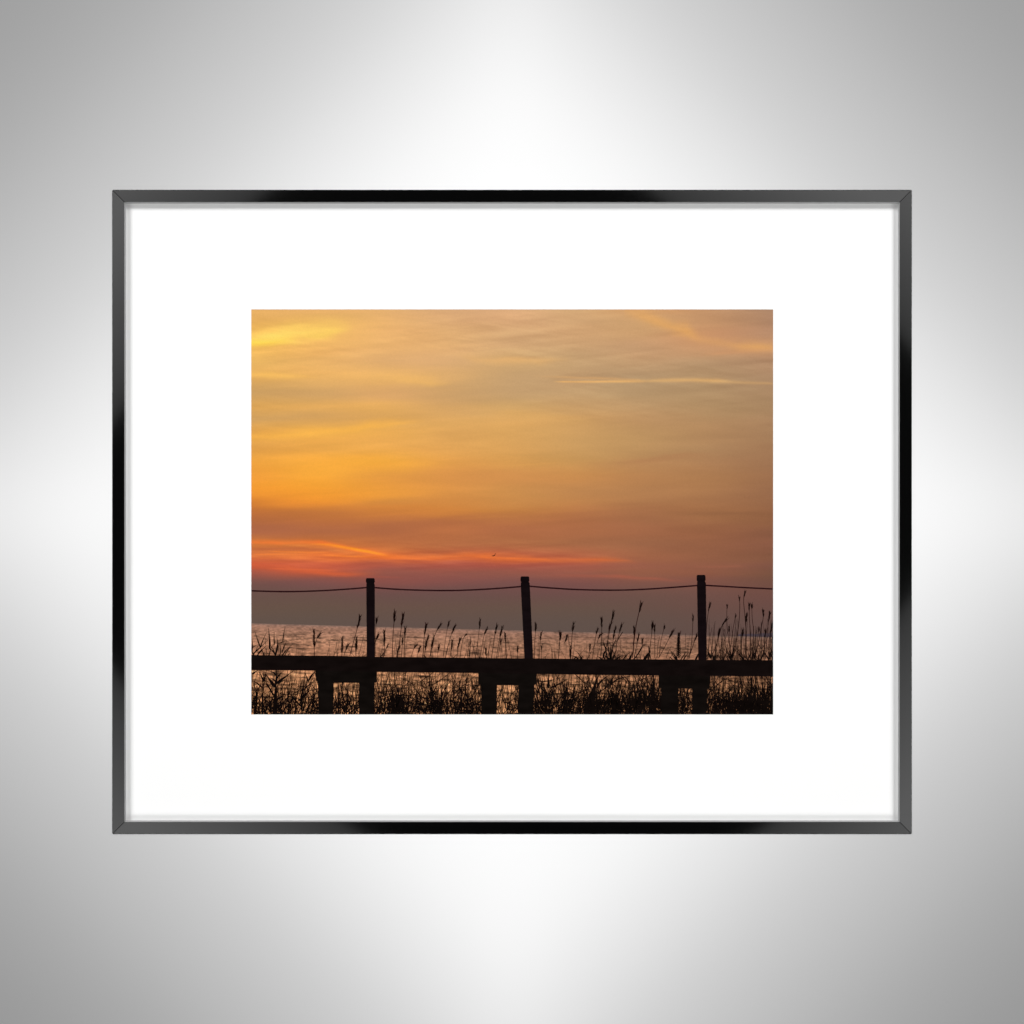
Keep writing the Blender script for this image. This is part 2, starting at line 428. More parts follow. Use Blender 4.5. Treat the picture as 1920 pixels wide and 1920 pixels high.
rs_ = np.random.RandomState(3).uniform(-1.2, 1.2, 40)
def sky_final(x, y):
    c = sky_color(x, y)
    # bright yellow cloud upper left
    c = stroke(c, x, y, [(471,640,12,7,.95),(520,637,18,7,.85),(560,629,21,11,.75),(600,625,19,11,.92),(630,620,16,10,.75),(650,615,9,7,.35),(664,614,5,4,0)], (255,211,102), 1, 11)
    c = stroke(c, x, y, [(471,644,7,5,.7),(510,643,7,5,.5),(560,636,7,4,0)], (255,216,76), 1, 12)
    # thin streaks
    c = stroke(c, x, y, [(471,704,6,5,.8),(540,705,6,5,.7),(602,707,3,3,0)], (250,192,98), 1, 13)
    c = stroke(c, x, y, [(700,702,4,5,0),(760,712,10,7,.45),(810,717,9,6,.55),(850,718,6,5,0)], (246,188,104), 1, 14)
    c = stroke(c, x, y, [(850,664,4,5,0),(890,673,7,7,.55),(930,677,7,6,.7),(980,677,7,6,.65),(1010,677,6,7,.6),(1040,675,5,5,.3),(1075,674,3,3,0)], (230,178,114), 1, 15)
    c = stroke(c, x, y, [(471,822,7,8,.5),(560,813,8,8,.7),(640,806,7,6,.65),(700,798,8,5,.65),(750,793,7,5,.45),(800,788,4,3,0)], (252,184,78), 1, 16)
    c = stroke(c, x, y, [(890,776,4,5,0),(960,776,6,10,.35),(1060,784,6,8,.25),(1120,790,5,5,0)], (226,172,100), 1, 17)
    # orange cloud upper right
    c = stroke(c, x, y, [(1170,578,4,12,.2),(1205,592,14,12,.6),(1232,605,13,8,.65),(1262,620,14,9,.55),(1288,624,14,9,.7),(1312,633,8,9,.4),(1360,643,9,7,.3),(1390,648,9,8,.6),(1420,650,9,8,.7),(1449,651,8,7,.55)], (232,170,98), 0.92, 18)
    c = stroke(c, x, y, [(1310,664,3,3,0),(1345,663,4,3,.35),(1400,657,4,4,.3),(1449,654,4,4,.1)], (214,152,104), 1, 19)
    # vapour trail
    c = stroke(c, x, y, [(1035,715.8,.8,.8,0),(1055,716,1.3,1.3,.9),(1120,715.6,2.1,1.8,.95),(1180,714.8,2.7,2.4,.8),(1200,714.5,3,2.6,.6),(1212,714.4,3,2.6,.42),(1240,713.8,3.4,3.0,.5),(1300,713.6,4.6,3.8,.5),(1345,714.2,4.2,3.8,.56),(1372,715,3.6,3.4,.36),(1410,717,3.2,3.0,.34),(1449,719,2.2,2.2,.3)], (240,182,110), 0.98, 20)
    c = stroke(c, x, y, [(995,704.5,1.2,1.2,0),(1060,707,1.8,2.2,.45),(1130,710,2.2,2.4,.5),(1200,713,2.0,2.0,.3)], (226,172,112), 1, 21)
    # faint darker bands
    c = stroke(c, x, y, [(840,1,1,1,0),(1080,874,5,9,0),(1200,866,5,9,.35),(1290,852,4,8,.3),(1340,850,4,8,0)], (170,118,80), 1, 22)
    c = stroke(c, x, y, [(940,874,1.4,1.4,0),(980,872,1.6,1.6,.35),(1030,868,1.8,1.8,.2),(1060,866,2,2,0)], (230,168,90), 1, 23)
    c = stroke(c, x, y, [(1240,962,3,4,0),(1330,963,3,4,.4),(1449,963,3,4,.45)], (142,96,66), 1, 24)
    # fiery streaks above the horizon
    c = stroke(c, x, y, [(471,1017,5,4,.6),(520,1018,5,4,.75),(560,1017,5,4,.6),(600,1018,5,5,.85),(640,1024,4,4,1.0),(670,1031,5,5,1.0),(700,1037,6,5,.95),(730,1043,6,6,.8),(770,1045,5,6,.55),(820,1045,5,6,.45),(870,1043,6,6,.5),(930,1046,7,7,.62),(1000,1050,7,6,.58),(1060,1052,6,5,.36),(1130,1051,6,5,.4),(1170,1053,5,4,.15),(1200,1056,3,3,0)], (244,120,52), 1, 25)
    c = stroke(c, x, y, [(575,1020,2,2,0),(620,1022,2.5,2.5,.6),(660,1029,2.5,2.5,.95),(690,1034,3,2.5,.8),(720,1041,2.5,2.5,.3),(735,1044,2,2,0)], (255,152,44), 1, 26)
    c = stroke(c, x, y, [(471,1045,9,7,.25),(560,1042,9,8,.35),(640,1043,6,10,.5),(740,1050,6,7,.5),(800,1052,5,5,.2),(840,1053,4,4,0)], (242,118,54), 1, 27)
    c = stroke(c, x, y, [(471,1062,8,6,.45),(540,1064,7,7,.6),(600,1074,7,5,.7),(650,1079,5,4,.6),(690,1077,5,4,.15),(720,1074,3,3,0)], (222,100,58), 1, 28)
    c = stroke(c, x, y, [(640,1057,5,5,0),(690,1056,6,6,.5),(760,1058,5,5,.4),(820,1060,4,4,0)], (172,90,70), 1, 29)
    c = stroke(c, x, y, [(471,1029,2,3,.35),(540,1028,3,4,.5),(600,1030,3,4,.45),(640,1033,2,3,.1),(650,1033,2,2,0)], (186,104,68), 1, 32)
    c = stroke(c, x, y, [(645,1031,1.5,2,0),(668,1036,1.5,2.5,.6),(692,1038,1.5,2,.45),(712,1041,1.5,2,0)], (196,102,58), 1, 33)
    c = stroke(c, x, y, [(471,1052,2,3,.3),(520,1050,2,3,.4),(580,1054,2,3,.3),(620,1058,2,3,0)], (190,92,66), 1, 34)
    # thin strands that break up the glowing band
    for k, (xa, ya, xb, yb, hw, col3, a) in enumerate((
            (471,1023.5,600,1025,1.3,(200,112,60),.5),(500,1034,620,1036,1.2,(252,138,58),.5),(471,1040,560,1039,1.4,(250,130,56),.45),
            (560,1044,690,1047,1.3,(206,100,58),.45),(600,1040,730,1045,1.3,(255,140,54),.5),(740,1040,880,1040,1.3,(206,108,60),.4),
            (690,1050,830,1054,1.5,(178,88,66),.5),(760,1048,900,1049,1.2,(250,126,56),.45),(471,1056,600,1060,1.5,(196,92,66),.45),
            (500,1066,640,1070,1.3,(240,112,62),.4),(850,1051,1000,1055,1.2,(196,96,62),.45),(880,1044,1040,1050,1.2,(252,124,54),.4),
            (1000,1056,1130,1057,1.3,(176,90,68),.4),(1040,1048,1190,1051,1.2,(226,112,64),.35),(620,1078,760,1083,1.4,(176,86,70),.35))):
        xm = (xa + xb) / 2; ym = (ya + yb) / 2 + rs_[k]
        c = stroke(c, x, y, [(xa,ya,hw*.6,hw*.6,0),(xa*.7+xm*.3,ya*.7+ym*.3,hw,hw,a),(xm,ym,hw*1.2,hw*1.2,a),(xb*.8+xm*.2,yb*.8+ym*.2,hw,hw,a*.7),(xb,yb,hw*.6,hw*.6,0)], col3, 1, 70 + k)
    hi = np.clip((900 - y) / 120, 0, 1)
    q = value_noise(x + 1.3 * y, y + .10 * x, 110, 10, 4, 61) + 0.6 * value_noise(x, y - .16 * x + 260, 80, 7, 3, 62)
    q2 = np.clip(value_noise(x + 20, y + 30, 230, 60, 2, 63) * 3 + .55, 0, 1)
    c = c * (1 + (hi * q2 * q * 0.13)[..., None] * np.array([.8, 1.0, 1.1]))
    n = value_noise(x, y + .05 * x, 70, 5, 3, 51)
    n5 = value_noise(x, y - .12 * x + 200, 120, 8, 3, 52)
    band = np.exp(-((y - 1042) / 26.0) ** 2) * np.clip((1260 - x) / 300, 0, 1)
    c = c * (1 + band[..., None] * (0.24 * n + 0.22 * n5)[..., None] * np.array([.7, 1.1, .9]))
    c = stroke(c, x, y, [(1000,1078,2,4,0),(1080,1080,3,4,.3),(1160,1081,3,4,.5),(1220,1085,3,3,.45),(1300,1092,3,3,0)], (178,94,72), 1, 30)
    c = stroke(c, x, y, [(1290,1064,2,2,0),(1330,1063,2,2,.35),(1380,1062,2,2,.3),(1400,1062,2,2,0)], (168,100,76), 1, 31)
    return c

prn = grid_print('print', PX0, PX1, PY0, lambda x: horizon(x) + 1.0, 620, 390, sky_final, M_sky, pic, 0.80)

# ------------------------------------------------------------------ the print: sea and what stands before it
def sea_color(x, y):
    hz = horizon(x)
    d = y - hz
    keys = [(-2,(132,106,94)),(2,(146,114,98)),(8,(148,113,94)),(25,(156,118,94)),(45,(164,121,94)),(62,(172,126,95)),(100,(190,140,100)),(140,(196,144,100)),(190,(178,128,88))]
    kd = [k for k, _ in keys]      # tone of the water by distance below the horizon
    c = np.stack([np.interp(d, kd, [v[i] for _, v in keys]) for i in range(3)], -1)
    # dimmer towards the right
    c = c * (1.0 - 0.13 * np.clip((x - 800) / 650, -.2, 1))[..., None]
    # ripples that grow towards the viewer
    near = np.clip(d / 90, 0, 1)
    ra = value_noise(x + 40, d, 4.6, 2.0, 2, 41)
    rb = value_noise(x + 11, d, 10, 3.0, 2, 43)
    r1 = ra * (1 - near) + rb * near
    r2 = value_noise(x + 77, d, 46, 4.4, 2, 42)
    w = np.clip(d / 60, 0.15, 1)
    r3 = value_noise(x + 5, d + 60, 30, 2.9, 2, 44)
    dark = np.clip(-r3 - 0.10, 0, 1) * 1.5            # thin dark troughs
    rip = (r1 * (0.75 + 0.25 * near) + np.minimum(r2, 0.08) * (0.2 + 0.4 * near) - dark) * (0.45 + 0.55 * np.clip(d / 22, 0, 1)) + 0.03
    soft = np.clip(d / 3.0, 0, 1)[..., None]              # the horizon melts into the haze
    c = c * soft + np.array([118, 98, 88.0]) * (1 - soft)
    c = c * (1 + 1.0 * rip)[..., None] * np.array([1.035, 0.995, 0.985])
    return c
sea = grid_print('sea', PX0, PX1, horizon, PY1, 1250, 230, sea_color, M_sea, prn, 0.84)

class Ink:
    """collects flat printed shapes (polygons in photograph units) for one mesh"""
    def __init__(self, h): self.v, self.f, self.h, self.lift = [], [], h, 0.0
    def poly(self, pts):
        # keep the print inside its own rectangle
        pts = [(min(max(x, PX0), PX1), min(max(y, PY0), PY1)) for x, y in pts]
        n = len(self.v)
        self.v += [P(x, y, self.h + self.lift) for x, y in pts]
        self.f.append(tuple(range(n, n + len(pts))))
    def line(self, pts, w0, w1=None):
        """tapered ribbon through pts"""
        w1 = w0 if w1 is None else w1
        pts = [np.array(p, float) for p in pts]
        n = len(pts)
        L, R = [], []
        for i, p in enumerate(pts):
            d = pts[min(i + 1, n - 1)] - pts[max(i - 1, 0)]
            d /= max(np.hypot(*d), 1e-6)
            w = (w0 + (w1 - w0) * i / (n - 1)) / 2
            nn = np.array([-d[1], d[0]])
            L.append(p + nn * w); R.append(p - nn * w)
        for i in range(n - 1):
            q = [L[i], L[i + 1], R[i + 1], R[i]]
            if all(a[0] <= PX0 for a in q) or all(a[0] >= PX1 for a in q) or all(a[1] >= PY1 for a in q): continue
            self.poly([tuple(a) for a in q])
    def build(self, name, mat, parent=None):
        return mesh_obj(name, self.v, self.f, mat, parent if parent is not None else prn)

# far shore on the horizon at the right
I = Ink(0.88)
top = [(1383,1190),(1390,1188.6),(1398,1189),(1408,1187.8),(1418,1188.6),(1430,1187.2),(1440,1187.6),(1449.6,1186.4)]
I.poly(top + [(1449.6,1194.4),(1384,1192.6)])
I.build('far_shore', M_shore)

# gull
I = Ink(0.90)
I.line([(922.2,1041.6),(924.5,1042.4),(926.6,1041.4)], 0.6, 1.6)
I.line([(926.2,1041.8),(928.0,1040.4),(928.8,1037.2)], 1.7, 0.6)
I.build('gull', M_thick)

def curve(pts, k=6):
    """Catmull-Rom through pts"""
    pts = [np.array(p, float) for p in pts]
    if len(pts) == 2:
        return [tuple(pts[0]), tuple((pts[0] + pts[1]) / 2), tuple(pts[1])]
    out = []
    for i in range(len(pts) - 1):
        p0, p1, p2, p3 = pts[max(i-1,0)], pts[i], pts[i+1], pts[min(i+2,len(pts)-1)]
        for j in range(k):
            t = j / k
            out.append(tuple(0.5*((2*p1) + (-p0+p2)*t + (2*p0-5*p1+4*p2-p3)*t*t + (-p0+3*p1-3*p2+p3)*t**3)))
    out.append(tuple(pts[-1]))
    return out

rnd = random.Random(4)
def head(I, pts, ln, w):
    """feathery seed head along the first ln units of a stem (pts start at the tip)"""
    pts = [np.array(p, float) for p in pts]
    seg = []; acc = 0
    for a, b_ in zip(pts[:-1], pts[1:]):
        d = np.hypot(*(b_ - a)); seg.append((acc, acc + d, a, b_)); acc += d
    def at(s):
        for s0, s1, a, b_ in seg:
            if s <= s1 or (s0, s1, a, b_) == seg[-1]:
                t = min(max((s - s0) / max(s1 - s0, 1e-6), 0), 1)
                return a + (b_ - a) * t, (b_ - a) / max(np.hypot(*(b_ - a)), 1e-6)
    N = 9
    core = [at(ln * i / N)[0] for i in range(N + 1)]
    for i in range(N):
        w0 = w * 0.52 * math.sin(math.pi * (0.1 + 0.85 * i / N)) ** .8
        w1 = w * 0.52 * math.sin(math.pi * (0.1 + 0.85 * (i + 1) / N)) ** .8
        I.line([core[i], core[i + 1]], w0, w1)
    k = int(ln * 1.3)
    for _ in range(k):
        s = rnd.uniform(ln * .12, ln)
        p, d = at(s)
        up = -d; side = np.array([-d[1], d[0]]) * rnd.choice((-1, 1))
        l = rnd.uniform(3.5, 7) * (0.5 + w / 5)
        q = p + up * l + side * l * rnd.uniform(.12, .42)
        I.line([tuple(p), tuple((p + q) / 2 + side * .3), tuple(q)], rnd.uniform(.6, 1.0), 0.3)

# stems that rise above the beam: points in two enlarged views of the print
A = lambda X, Y: (460 + X / 3.84, 950 + Y / 3.84)
B = lambda X, Y: (960 + X / 3.84, 950 + Y / 3.84)
stems = []          # (points from the tip down, seed head length, head width, stem width)
def st(f, pts, hl=0, hw=0, sw=1.0): stems.append(([f(*p) for p in pts], hl, hw, sw))
# left
st(A, [(495,880),(495,960),(497,1075)], 34, 4.2, 1.2)
st(A, [(548,908),(522,940),(510,968),(500,1010)], 14, 3.6, .8)
st(A, [(700,930),(697,1000),(695,1075)], 34, 4.6, 1.0)
st(A, [(742,988),(720,1040),(710,1075)], 16, 3.2, .8)
st(A, [(828,785),(805,880),(780,970),(752,1075)], 26, 4.6, 1.1)
st(A, [(802,935),(798,1010),(797,1075)], 30, 3.8, .9)
st(A, [(852,925),(835,1000),(820,1060)], 0, 0, .7)
st(A, [(948,800),(940,860),(936,920),(936,1075)], 14, 3, .7)
st(A, [(962,915),(945,950),(934,985)], 14, 3.6, .9)
st(A, [(1000,885),(1000,960),(1002,1075)], 32, 4.4, .9)
st(A, [(1080,750),(1068,860),(1062,960),(1058,1085)], 24, 4.8, 1.1)
st(A, [(1138,768),(1122,880),(1110,980),(1092,1085)], 26, 4.8, 1.2)
st(A, [(1153,872),(1147,960),(1143,1085)], 22, 3.8, .9)
st(A, [(1133,945),(1130,1000),(1122,1085)], 14, 3.0, .8)
st(A, [(1030,990),(1005,1040),(985,1075)], 10, 2.4, .8)
st(A, [(1112,1000),(1095,1050),(1088,1085)], 16, 3.4, .9)
st(A, [(1240,990),(1215,1020),(1195,1080)], 12, 3.2, .8)
st(A, [(1305,842),(1290,920),(1283,1000),(1280,1090)], 24, 4.2, 1.0)
st(A, [(1322,925),(1300,1000),(1288,1090)], 30, 3.8, 1.0)
st(A, [(1410,842),(1375,900),(1350,970),(1332,1075)], 16, 3.6, 1.0)
st(A, [(1360,925),(1348,985),(1335,1070)], 26, 3.4, .8)
st(A, [(1262,1000),(1245,1050),(1235,1085)], 16, 3.2, .8)
st(A, [(1395,988),(1388,1050)], 14, 3.0, .7)
st(A, [(1468,825),(1450,900),(1438,980),(1425,1075)], 12, 3.0, .7)
st(A, [(1514,848),(1480,930),(1462,1000),(1440,1090)], 20, 3.4, .9)
st(A, [(1492,955),(1485,1020),(1470,1090)], 22, 3.2, .8)
st(A, [(1548,942),(1535,1000),(1522,1090)], 24, 3.4, .9)
st(A, [(1594,918),(1572,945),(1558,1000),(1545,1090)], 8, 2.0, .8)
st(A, [(1622,975),(1605,1030),(1598,1090)], 8, 2.2, .7)
st(A, [(1692,812),(1685,880),(1672,980),(1655,1090)], 18, 2.4, .7)
st(A, [(1746,868),(1718,930),(1705,1000),(1690,1090)], 16, 3.0, .8)
st(A, [(1815,848),(1797,920),(1785,1000),(1772,1090)], 20, 3.6, 1.0)
st(A, [(1852,862),(1835,930),(1822,1000),(1808,1090)], 22, 3.8, 1.0)
st(A, [(1870,905),(1874,990),(1880,1090)], 20, 3.0, .9)
st(A, [(1842,955),(1828,1030),(1818,1090)], 12, 2.8, .8)
st(A, [(1730,1015),(1736,1090)], 16, 3.4, .8)
st(A, [(1618,920),(1620,1000),(1612,1090)], 0, 0, .6)
st(A, [(1655,960),(1640,1030),(1630,1090)], 0, 0, .6)
# right
st(B, [(174,842),(167,930),(162,1000),(158,1095)], 16, 3.2, .9)
st(B, [(211,903),(203,970),(196,1095)], 16, 3.0, .8)
st(B, [(212,1000),(211,1095)], 10, 2.4, .7)
st(B, [(42,1005),(40,1095)], 14, 2.8, .8)
st(B, [(285,1010),(288,1095)], 0, 0, .7)
st(B, [(355,900),(345,960),(340,1020),(334,1095)], 18, 3.0, .9)
st(B, [(342,905),(345,950),(338,1000)], 10, 2.6, .7)
st(B, [(396,920),(388,960),(374,985)], 16, 3.4, .7)
st(B, [(404,925),(412,1000),(420,1095)], 0, 0, .9)
st(B, [(445,838),(434,910),(428,1000),(422,1095)], 16, 3.6, 1.0)
st(B, [(422,1000),(421,1090)], 24, 3.6, 1.1)
st(B, [(562,990),(560,1095)], 14, 2.6, .8)
st(B, [(617,878),(600,950),(580,1095)], 12, 2.8, .8)
st(B, [(645,795),(646,880),(645,980),(640,1095)], 20, 3.8, 1.0)
st(B, [(655,908),(630,930),(612,985)], 16, 3.6, .8)
st(B, [(733,756),(712,850),(690,960),(658,1090)], 20, 3.8, 1.0)
st(B, [(718,830),(700,880),(688,940)], 18, 4.2, .8)
st(B, [(750,858),(732,930),(715,1090)], 26, 3.2, .9)
st(B, [(792,848),(770,920),(752,1000),(742,1090)], 16, 3.4, .9)
st(B, [(932,690),(912,770),(890,880),(866,1090)], 20, 4.4, 1.2)
st(B, [(880,865),(878,940),(870,1000)], 20, 3.4, .8)
st(B, [(913,918),(898,1000),(880,1090)], 16, 3.8, .8)
st(B, [(960,990),(940,1000),(905,1060),(890,1090)], 0, 0, .9)
st(B, [(940,950),(938,1000)], 12, 2.8, .7)
st(B, [(1013,832),(1005,920),(995,1000),(985,1090)], 18, 3.6, .9)
st(B, [(1026,852),(1028,950),(1028,1090)], 14, 3.2, .9)
st(B, [(1102,852),(1080,930),(1068,1000),(1058,1090)], 10, 2.6, .8)
st(B, [(1065,930),(1050,1000),(1045,1090)], 0, 0, .7)
st(B, [(1163,886),(1130,950),(1100,1010),(1055,1090)], 18, 3.8, .9)
st(B, [(1148,1000),(1120,1060),(1110,1090)], 0, 0, .7)
st(B, [(1203,905),(1198,980),(1200,1090)], 44, 6.0, 1.3)
st(B, [(1250,912),(1248,1000),(1242,1090)], 0, 0, .6)
st(B, [(1303,776),(1300,880),(1290,1000),(1274,1095)], 14, 1.6, .9)
st(B, [(1332,925),(1312,975),(1290,1040),(1272,1095)], 14, 3.6, .9)
st(B, [(1428,688),(1412,770),(1402,850),(1398,930)], 18, 2.8, .9)
st(B, [(1440,870),(1425,940),(1415,1000),(1408,1090)], 0, 0, .7)
st(B, [(1462,825),(1450,930),(1440,1000),(1432,1090)], 0, 0, .7)
st(B, [(1550,706),(1546,800),(1556,930),(1580,1095)], 8, 1.6, .8)
st(B, [(1548,808),(1515,850),(1490,930),(1470,1000),(1430,1095)], 16, 4.0, 1.1)
st(B, [(1500,870),(1485,930),(1475,1000)], 18, 3.8, .9)
st(B, [(1530,880),(1515,960),(1495,1095)], 0, 0, .8)
st(B, [(1562,860),(1566,960),(1575,1095)], 12, 2.6, .8)
st(B, [(1612,780),(1595,860),(1580,960),(1562,1095)], 8, 2.0, .9)
st(B, [(1637,648),(1640,730),(1632,850),(1612,980),(1588,1095)], 10, 2.4, 1.0)
st(B, [(1677,612),(1668,680),(1678,800),(1686,930),(1688,1095)], 13, 3.2, 1.0)
st(B, [(1708,698),(1708,780),(1714,900),(1716,1095)], 14, 3.4, 1.0)
st(B, [(1726,702),(1729,800),(1738,900),(1730,1095)], 10, 2.8, .9)
st(B, [(1692,765),(1685,830),(1682,930),(1678,1095)], 18, 3.6, .9)
st(B, [(1662,885),(1655,960),(1640,1095)], 16, 3.4, .9)
st(B, [(1740,860),(1738,960),(1725,1095)], 0, 0, .8)
st(B, [(1808,738),(1808,800),(1795,870),(1770,1000),(1740,1095)], 16, 3.0, 1.0)
st(B, [(1825,880),(1822,960),(1810,1095)], 18, 3.2, .9)
st(B, [(1858,756),(1845,840),(1835,940),(1825,1095)], 20, 3.0, 1.0)
st(B, [(1880,830),(1862,900),(1850,980),(1842,1095)], 22, 3.4, .9)
st(B, [(1780,870),(1768,960),(1750,1095)], 10, 2.4, .8)
st(B, [(1876,940),(1868,1020),(1860,1095)], 14, 3.0, .9)
for k, (pts, hl, hw, sw) in enumerate(stems):
    I = Ink(0.92 + 0.0004 * k)
    c = curve(pts)
    I.line(c, sw * .8, sw * 1.25)
    if hl: head(I, c, hl, hw * 0.9)
    I.build('reed', M_reed if hw < 4.2 else M_head)

# blades and leaves low over the beam, and the tangle of reeds below it
I = Ink(0.97)
def blade(p0, p1, w, sag=0.15):
    p0 = np.array(p0, float); p1 = np.array(p1, float)
    m = (p0 + p1) / 2 + np.array([rnd.uniform(-1, 1), rnd.uniform(-.3, .6)]) * np.hypot(*(p1 - p0)) * sag
    pts = []
    for i in range(6):
        t = i / 5
        pts.append((1 - t) ** 2 * p0 + 2 * t * (1 - t) * m + t * t * p1)
    I.lift = 0.003 * rnd.randrange(16)          # overlapping strokes never share a plane
    I.line(pts, w, w * .25)
def leaf(f, pts, w):
    """leaf blade from its foot to its tip, widest a third of the way up"""
    c = curve([f(*p) for p in pts], 5)
    n = len(c)
    I.lift = 0.003 * rnd.randrange(16)
    for i in range(n - 1):
        t0, t1 = i / (n - 1), (i + 1) / (n - 1)
        g = lambda t: 1.25 * w * (0.55 + 0.45 * math.sin(math.pi * min(t * 1.5, 1))) * (1 - t ** 2.2) + .25
        I.line([c[i], c[i + 1]], g(t0), g(t1))
C1 = lambda X, Y: (465 + X / 7.68, 1160 + Y / 7.68)
C3 = lambda X, Y: (980 + X / 7.68, 1160 + Y / 7.68)
C4 = lambda X, Y: (1205 + X / 7.68, 1100 + Y / 7.68)
# broad-leaved clump at the left edge
for pts, w in (([(182,425),(140,310),(95,168)],1.8),([(176,420),(215,310),(272,190)],1.6),([(312,440),(312,300),(294,128)],2.9),([(380,380),(376,280),(378,188)],1.6),
        ([(392,540),(428,380),(418,280)],3.0),([(500,330),(515,220),(536,108)],1.4),([(488,490),(520,400),(562,308)],1.5),([(490,540),(545,460),(645,365)],1.7),
        ([(70,510),(170,420),(292,300)],1.9),([(148,495),(210,440),(272,385)],1.8),([(395,510),(350,460),(305,425)],2.4),([(232,540),(215,480),(180,415)],1.8),
        ([(55,540),(110,470),(150,370)],1.7),([(50,430),(90,400),(150,365)],1.3),([(60,470),(64,360),(56,255)],1.6),([(392,530),(365,450),(328,380)],1.8),
        ([(455,352),(500,335),(552,318)],1.1),([(520,540),(600,420),(665,430)],1.1),([(575,525),(600,505),(625,488)],1.0),([(90,540),(60,480),(45,420)],2.2),
        ([(300,540),(330,430),(400,330)],1.2),([(460,540),(470,430),(450,350)],1.1),([(120,540),(190,470),(240,460)],1.4),
        ([(372,1400),(392,1180),(402,960),(404,720)],5.0),([(398,1000),(410,820),(412,700)],2.6),([(400,935),(520,850),(668,742)],3.6),([(388,985),(320,890),(246,785)],5.0),
        ([(410,915),(370,880),(325,848)],2.6),([(428,935),(500,895),(565,875)],2.0),([(410,870),(460,800),(520,750)],2.2),([(402,820),(360,770),(250,745)],2.2),
        ([(372,1110),(310,1000),(240,880)],2.6),([(380,1200),(470,1130),(540,1080)],2.4),([(200,1390),(215,1050),(225,860)],2.4),([(225,900),(190,820),(160,760)],2.2),
        ([(225,900),(250,820),(240,750)],2.4),([(210,1000),(120,920),(60,900)],2.2),([(760,1190),(795,980),(822,750)],2.2),([(878,890),(920,810),(975,760)],3.0),
        ([(870,920),(850,850),(820,780)],2.2),([(740,1190),(840,1080),(930,1010)],2.6),([(640,1130),(740,1240),(830,1340)],2.4),([(540,1170),(600,1120),(660,1150)],2.4),
        ([(360,1330),(470,1240),(560,1160)],3.4),([(900,1400),(940,1150),(930,920)],2.2),([(820,1390),(900,1230),(985,1180)],2.6),([(90,1390),(130,1150),(120,960)],2.6),([(60,800),(100,770),(150,742)],3.0)):
    leaf(C1, pts, w)
# leaves round the middle of the right-hand field
for pts, w in (([(1266,600),(1268,500),(1264,395)],4.0),([(1225,590),(1195,450),(1160,300)],1.9),([(1330,600),(1390,555),(1452,528)],2.2),([(1295,590),(1315,520),(1342,455)],2.6),
        ([(1440,600),(1490,530),(1548,478)],2.0),([(1520,600),(1560,540),(1585,478)],2.6),([(1590,600),(1680,480),(1730,400),(1782,368)],1.5),([(1140,590),(1110,560),(1070,540)],1.8),
        ([(1255,590),(1200,545),(1145,520)],2.4),([(800,580),(760,550),(700,528)],2.0),([(740,575),(765,555),(780,530)],1.8),([(850,590),(800,500),(735,445)],1.1),([(1730,610),(1800,510),(1838,480)],2.8),
        ([(1836,490),(1828,440),(1808,385)],1.6),([(1205,440),(1165,370),(1150,300)],1.4),([(1180,470),(1160,520),(1145,600)],1.4),([(1345,300),(1300,390),(1290,450)],1.0),([(1440,190),(1370,300),(1300,400)],1.0),
        ([(860,585),(850,560),(875,538)],1.2),([(1280,600),(1240,480),(1230,330),(1275,390)],1.2),([(470,585),(462,520),(455,460)],1.2),
        ([(900,1400),(960,1200),(1040,960),(1100,800)],9.0),([(1000,1400),(1010,1150),(1060,960)],9.0),([(1080,960),(1150,880),(1250,810)],3.0),([(1270,960),(1285,880),(1290,790)],4.0),
        ([(1850,1250),(1870,1030),(1885,800)],4.4),([(1780,1200),(1730,1020),(1700,880)],3.0),([(200,1100),(260,960),(330,870)],2.4),([(240,960),(220,880),(225,790)],2.6),([(370,1000),(375,900),(372,800)],2.6),
        ([(400,1000),(560,920),(640,870)],2.0),([(250,910),(400,890),(560,840)],1.6),([(720,1200),(740,1000),(730,960)],3.0),([(620,1260),(740,1160),(890,1090)],2.4),([(1160,1300),(1230,1140),(1340,1020)],2.4),([(1300,920),(1400,860),(1690,800)],2.0)):
    leaf(C3, pts, w)
for pts, w in (([(505,1070),(460,990),(405,925)],2.2),([(500,1060),(440,1000),(395,905)],1.4),([(575,1070),(620,1000),(662,945)],1.8),([(545,1060),(590,990),(635,925)],1.4),([(755,1070),(790,990),(808,950)],2.6),
        ([(985,1030),(950,950),(920,870)],2.6),([(975,1030),(950,970),(922,930)],2.0),([(1270,1070),(1220,930),(1180,840)],1.6),([(1258,1060),(1310,900),(1330,720)],2.0),([(1480,1070),(1410,1000),(1358,925)],1.8),([(1455,1060),(1400,980),(1385,900)],1.6),
        ([(1622,1070),(1590,930),(1555,790)],1.6),([(1880,1050),(1850,980),(1822,900)],2.0),([(1890,1000),(1860,930),(1835,880)],2.2),([(1500,1070),(1560,950),(1570,860)],1.5),([(1040,1070),(1020,1010),(990,980)],1.6),([(1160,1060),(1190,980),(1230,880)],1.5),([(1270,1030),(1230,1010),(1205,980)],1.6),
        ([(1690,1070),(1740,950),(1750,780)],2.0),([(1810,1070),(1830,980),(1870,930)],1.6),([(1000,1060),(1040,1010),(1100,990)],1.4),([(430,1050),(400,1020),(370,1010)],1.2),([(120,1050),(90,930),(80,840)],1.4),([(40,1050),(80,980),(112,945)],2.2),
        ([(150,1620),(155,1400),(162,1270)],3.2),([(100,1600),(130,1400),(140,1270)],1.6)):
    leaf(C4, pts, w)
# leafy plume beside the tall posts
for k in range(26):
    y0 = 660 + k * 12.5
    sgn = 1 if k % 2 else -1
    leaf(C4, [(518, y0 + 34), (518 + sgn * (8 + k * .9), y0 + 14), (518 + sgn * (10 + k * 1.1), y0 - 8)], 1.0)
